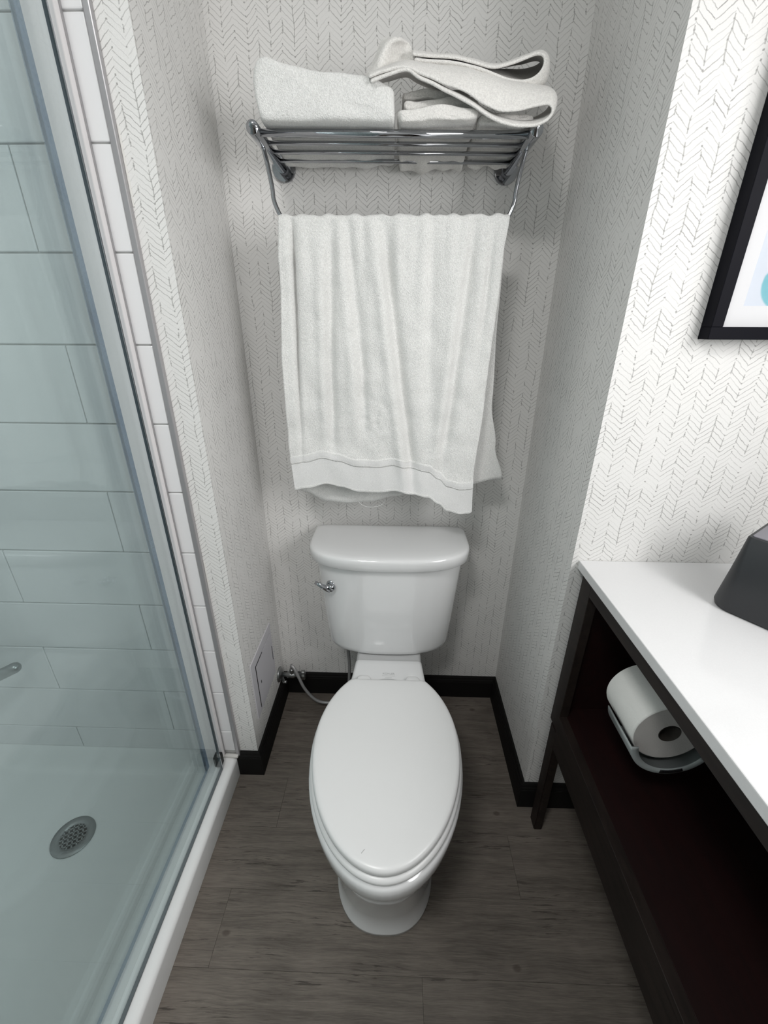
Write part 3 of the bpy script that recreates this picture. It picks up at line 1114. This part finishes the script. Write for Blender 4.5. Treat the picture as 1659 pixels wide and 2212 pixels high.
slab_towel('hand_towel', -.003, .147, b0, 1.7545, -0.248, -0.028, 'lowest folded hand towel of the small stack on the shelf rails', 2.0, .003, sag=.026)
slab_towel('hand_towel', .004, .150, 1.7605, 1.7775, -0.222, -0.03, 'middle folded hand towel of the small stack, set back in shadow', 3.0, .002)
slab_towel('hand_towel', .004, .135, 1.7815, 1.797, -0.205, -0.03, 'topmost folded hand towel of the small stack, under the draped towel', 4.0, .001)
slab_towel('hand_towel', .152, .258, b0 - .001, 1.7535, -0.224, -0.035, 'folded hand towel at the right end of the chrome shelf rails', 6.0, .002, sag=.022)


# loosely folded towel draped on top of the stack: one cloth, folded back on itself at the right
def ray(u, v):
    return fw + r2 * ((u - 829.5) / FPX) + u2 * ((1106 - v) / FPX)


def at(u, v, y):
    d = ray(u, v)
    t = (y - CAM.y) / d.y
    return CAM + d * t


def sheet(name, curves, mat, parent, n=90, m=26, thick=.006, amp=.0022, seed=0.0):
    cs = [catmull(c, n) for c in curves]
    rows_ = []
    for i in range(n):
        col_ = catmull([c[i] for c in cs], m)
        rows_.append(col_)
    bm = bmesh.new()
    gv_ = []
    for r in rows_:
        gv_.append([bm.verts.new(p + noise.noise_vector(p * 30 + Vector((seed, 0, 0))) * amp) for p in r])
    for a, b in zip(gv_[:-1], gv_[1:]):
        for i in range(m - 1):
            bm.faces.new((a[i], a[i + 1], b[i + 1], b[i]))
    o = obj(name, tm(bm), mat, parent, True)
    md_ = o.modifiers.new('thick', 'SOLIDIFY')
    md_.thickness = thick
    md_.offset = 0.0
    sb = o.modifiers.new('sub', 'SUBSURF')
    sb.levels = sb.render_levels = 1
    return o


drape = thing('draped_towel', 'crumpled cream-white towel thrown over the small towel stack on the shelf', 'towel', (0.1, -0.17, 1.80))
YF = -0.262
# lower leaf, curl at the right, upper leaf (front edge), then the same path deeper on the shelf
fr_px = [(800, 178), (845, 160), (878, 152), (905, 168), (960, 196), (1015, 224), (1060, 254), (1110, 271), (1155, 272), (1183, 258), (1194, 240), (1186, 226), (1160, 230), (1118, 240), (1078, 240), (1040, 222), (1008, 200), (950, 179), (902, 157), (872, 147), (835, 154), (796, 168)]
mid_px = [(802, 172), (845, 158), (880, 150), (905, 164), (960, 190), (1015, 216), (1060, 246), (1110, 262), (1158, 262), (1190, 246), (1201, 222), (1196, 200), (1165, 192), (1120, 188), (1080, 180), (1040, 168), (1008, 158), (950, 148), (902, 140), (872, 136), (835, 146), (796, 162)]
bak_px = [(806, 180), (845, 172), (880, 164), (905, 178), (960, 200), (1015, 222), (1060, 250), (1110, 262), (1150, 258), (1180, 240), (1190, 218), (1186, 196), (1160, 182), (1118, 172), (1080, 162), (1040, 150), (1008, 140), (950, 134), (902, 132), (872, 134), (835, 150), (800, 168)]
sheet('lower_fold', [[at(u, v, YF) for u, v in fr_px], [at(u, v, YF + .028) for u, v in mid_px], [at(u, v, -0.13) for u, v in bak_px]], M['cream_terry'], drape, 120, 18, .0055, .0016, 2.0)
up_f = [(895, 127), (930, 129), (985, 134), (1030, 144), (1068, 158), (1100, 169), (1134, 171), (1160, 160), (1174, 140), (1174, 122), (1160, 116), (1120, 132), (1068, 146), (1020, 134), (985, 126), (930, 121), (890, 117)]
up_m = [(897, 134), (930, 139), (985, 146), (1030, 156), (1068, 171), (1105, 184), (1145, 190), (1176, 178), (1184, 150), (1182, 124), (1164, 112), (1120, 128), (1068, 142), (1020, 130), (985, 122), (930, 117), (890, 110)]
up_b = [(899, 130), (930, 128), (985, 132), (1030, 141), (1068, 150), (1105, 152), (1140, 148), (1160, 142), (1168, 134), (1164, 130), (1150, 130), (1118, 138), (1068, 146), (1020, 136), (985, 127), (930, 122), (892, 120)]
sheet('upper_fold', [[at(u, v, -0.215) for u, v in up_f], [at(u, v, -0.19) for u, v in up_m], [at(u, v, -0.09) for u, v in up_b]], M['cream_terry'], drape, 110, 16, .0055, .0016, 6.0)
fl_a = [(786, 176), (800, 150), (812, 122), (820, 98), (832, 82)]
fl_b = [(800, 172), (818, 150), (826, 122), (840, 96), (862, 84)]
fl_c = [(850, 160), (858, 140), (868, 120), (876, 100), (882, 90)]
fl_d = [(890, 150), (896, 140), (898, 132), (898, 126), (896, 116)]
sheet('standing_corner', [[at(u, v, -0.20) for u, v in fl_a], [at(u, v, -0.215) for u, v in fl_b], [at(u, v, -0.185) for u, v in fl_c], [at(u, v, -0.19) for u, v in fl_d]], M['cream_terry'], drape, 40, 40, .0055, .002, 9.0)

# ------------------------------------------------------------------ vanity
van = thing('vanity_stand', 'dark stained wood vanity stand with an open lower shelf', 'vanity', (0.7, -1.2, 0))
VY0, VY1 = -1.95, YR - .0145
ct = tag(box('countertop', XV, XE - .001, VY0 - .03, YR - .001, ZC - .0215, ZC, M['quartz'], None, bev=.0018, seg=2), 'white quartz countertop slab on the dark vanity stand', 'countertop')
TOP = ZC - .0217
FX = XV + .008


def tapered(name, x0, x1, y0, y1, z0, z1, bx0, bx1, by0, by1, mat, parent):
    r = [[Vector((bx0, by0, z0)), Vector((bx1, by0, z0)), Vector((bx1, by1, z0)), Vector((bx0, by1, z0))],
         [Vector((x0, y0, z1)), Vector((x1, y0, z1)), Vector((x1, y1, z1)), Vector((x0, y1, z1))]]
    bm = loft_bm(r)
    bmesh.ops.bevel(bm, geom=list(bm.edges), offset=.002, segments=2, affect='EDGES')
    return obj(name, tm(bm), mat, parent)


for (ya_, yb2) in ((-0.487, VY1 - .003), (VY0 + .005, VY0 + .055)):
    for (xa_, xb_) in ((FX, FX + .022), (XE - .06, XE - .038)):
        box('leg_post', xa_, xb_, ya_, yb2, .40, TOP, M['dark_wood'], van, bev=.0015)
        tapered('leg', xa_ - .002, xb_, ya_ - .008, yb2 - .014, 0.0, .4005, xa_ - .004, xa_ + .020, ya_ - .014, ya_ + .022, M['dark_wood'], van)
box('front_rail', FX, FX + .022, VY0 + .055, -0.487, TOP - .036, TOP, M['dark_wood'], van, bev=.001)
box('rear_rail', XE - .03, XE - .012, VY0 + .055, -0.487, TOP - .09, TOP, M['dark_wood'], van, bev=.001)
box('end_panel', FX + .022, XE - .06, VY1 - .022, VY1 - .006, .44, TOP, M['red_wood'], van)
box('back_panel', XE - .012, XE - .004, VY0, VY1 - .005, .44, TOP, M['red_wood'], van)
box('lower_shelf', FX + .018, XE - .015, VY0 + .006, VY1 - .006, .4405, .4565, M['red_wood'], van, bev=.0008)
box('shelf_edge', FX - .004, FX + .018, VY0 + .002, -0.4872, .4415, .4575, M['dark_wood'], van, bev=.001)
box('lower_stringer', FX - .002, FX + .020, VY0 + .055, -0.4872, .345, .4400, M['dark_wood'], van, bev=.001)
box('rear_stringer', XE - .05, XE - .03, VY0 + .055, -0.4872, .345, .4400, M['dark_wood'], van, bev=.001)

# toilet-paper roll and its hanger
RX, RZ2, RR, RY0, RY1 = 0.544, 0.657, 0.071, -0.690, -0.578
roll = thing('toilet_roll', 'full roll of white toilet paper hanging under the countertop', 'toilet paper', (RX, (RY0 + RY1) / 2, RZ2))


def circ(r, y, n=56):
    return [Vector((RX + r * math.cos(2 * math.pi * i / n), y, RZ2 + r * math.sin(2 * math.pi * i / n))) for i in range(n)]


RI = .0215
loft('paper', [circ(RR - .003, RY0), circ(RR - .0008, RY0 + .0008), circ(RR, RY0 + .003), circ(RR, RY1 - .003), circ(RR - .001, RY1)], M['tissue'], roll, True, cap0=False, cap1=False)
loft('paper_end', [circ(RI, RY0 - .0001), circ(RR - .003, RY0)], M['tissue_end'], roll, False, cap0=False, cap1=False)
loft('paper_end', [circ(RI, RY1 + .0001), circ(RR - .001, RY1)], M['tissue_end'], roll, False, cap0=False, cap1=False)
loft('core', [circ(RI, RY0 - .0002), circ(RI, RY1 + .0002), circ(RI - .0015, RY1 + .0002), circ(RI - .0015, RY0 - .0002)], M['core'], roll, True, cap0=False, cap1=False)
hld = thing('roll_holder', 'chrome toilet-roll holder with a curved grey drip guard below the roll', 'roll holder', (RX, RY1 + .01, TOP))
hz = RZ2 + RI - .0015 - .0062
tube('spindle', [(RX, RY0 + .016, hz), (RX, RY0 + .018, hz), (RX, RY1 + .022, hz)], [.004, .006, .006], M['chrome'], hld, 16)
tube('hanger', catmull([(RX, RY1 + .016, hz), (RX, RY1 + .021, hz + .02), (RX, RY1 + .021, hz + .06), (RX + .004, RY1 + .021, TOP - .001)], 20), .0048, M['chrome'], hld, 14)
tube('hook_pin', [(RX, RY1 + .021, hz + .048), (RX - .026, RY1 + .024, hz + .072)], .0042, M['chrome'], hld, 12)
# curved guard below the roll: a shallow trough with a front lip that carries a black label
gr, GX, GZ = RR + .0085, RX + .004, RZ2 - .012
na = 30
A0, A1 = 186, 330


def arc(rad, yy, a0=A0, a1=A1, n=na):
    return [Vector((GX + rad * math.cos(math.radians(a0 + (a1 - a0) * i / (n - 1))), yy, GZ + rad * math.sin(math.radians(a0 + (a1 - a0) * i / (n - 1))))) for i in range(n)]


GY0, GY1 = RY0 - .016, RY1 - .03


def trough(name, secs, mat):
    bm = bmesh.new()
    vr = [[bm.verts.new(p) for p in r] for r in secs]
    for a, b in zip(range(len(vr)), [k % len(vr) for k in range(1, len(vr) + 1)]):
        for i in range(len(vr[0]) - 1):
            bm.faces.new((vr[a][i], vr[a][i + 1], vr[b][i + 1], vr[b][i]))
    for i in (0, len(vr[0]) - 1):
        bm.faces.new([v[i] for v in vr])
    return obj(name, tm(bm), mat, hld, True)


trough('drip_guard', [arc(gr, GY0 + .002), arc(gr - .012, GY0 + .001), arc(gr - .012, GY0 - .001), arc(gr + .001, GY0 - .001), arc(gr + .0022, GY0), arc(gr + .0022, GY1), arc(gr, GY1)], M['clear_plastic'])
trough('guard_label', [arc(gr - .0095, GY0 - .0011, 262, 296, 9), arc(gr - .0095, GY0 - .0016, 262, 296, 9), arc(gr - .0005, GY0 - .0016, 262, 296, 9), arc(gr - .0005, GY0 - .0011, 262, 296, 9)], M['label'])
tube('guard_stem', [(RX, RY1 + .010, hz), (RX, RY1 + .010, GZ - gr - .001)], .004, M['chrome'], hld, 12)
box('guard_arm', RX - .008, RX + .008, GY1 - .002, RY1 + .012, GZ - gr - .0045, GZ - gr - .0005, M['clear_plastic'], hld, bev=.001)

# charcoal box on the counter
CB = thing('tissue_cover', 'charcoal square tapered container standing on the white countertop', 'container', (0.731, -0.604, ZC))
ang = math.radians(-54)


def rsq(half, rad, z, n=10):
    out = []
    for q in range(4):
        a0 = q * math.pi / 2
        sx, sy = ((1, 1), (-1, 1), (-1, -1), (1, -1))[q]
        for k in range(n):
            a = a0 + (math.pi / 2) * k / (n - 1)
            x_ = sx * (half - rad) + rad * math.cos(a)
            y_ = sy * (half - rad) + rad * math.sin(a)
            out.append(Vector((0.731 + x_ * math.cos(ang) - y_ * math.sin(ang), -0.604 + x_ * math.sin(ang) + y_ * math.cos(ang), z)))
    return out


ZT = ZC + .152
o = loft('body', [rsq(.078, .03, ZC), rsq(.0835, .032, ZC + .003), rsq(.0855, .032, ZC + .010), rsq(.077, .020, ZC + .08), rsq(.0695, .0075, ZT - .002), rsq(.068, .0065, ZT)], M['charcoal'], CB, True)
shade_auto(o, 35)
loft('lit_top_panel', [rsq(.064, .005, ZT - .0002), rsq(.064, .005, ZT + .0012), rsq(.062, .0045, ZT + .0018)], M['lit_top'], CB, False)  # thin cap carrying the painted-in light of the top face

# picture
pf = thing('framed_picture', 'black framed watercolour print with white mat on the right wall', 'picture', (0.75, YR, 1.36))
FX0, FX1, FZ0, FZ1, FD, FWd = 0.5535, 0.965, 1.3605, 1.98, 0.030, 0.0205
for nm, x0, x1, z0, z1 in (('frame_rail', FX0, FX1, FZ0, FZ0 + FWd), ('frame_rail', FX0, FX1, FZ1 - FWd, FZ1), ('frame_stile', FX0, FX0 + FWd, FZ0 + FWd, FZ1 - FWd), ('frame_stile', FX1 - FWd, FX1, FZ0 + FWd, FZ1 - FWd)):
    box(nm, x0, x1, YR - FD, YR - .001, z0, z1, M['frame'], pf, bev=.0008, seg=1)
mw = .034
ix0, ix1, iz0, iz1 = FX0 + FWd, FX1 - FWd, FZ0 + FWd, FZ1 - FWd
box('print', ix0 + .01, ix1 - .01, YR - .012, YR - .006, iz0 + .01, iz1 - .01, M['print'], pf)
for x0, x1, z0, z1 in ((ix0, ix1, iz0, iz0 + mw), (ix0, ix1, iz1 - mw, iz1), (ix0, ix0 + mw, iz0 + mw, iz1 - mw), (ix1 - mw, ix1, iz0 + mw, iz1 - mw)):
    box('mat_border', x0, x1, YR - .015, YR - .0121, z0, z1, M['mat'], pf)
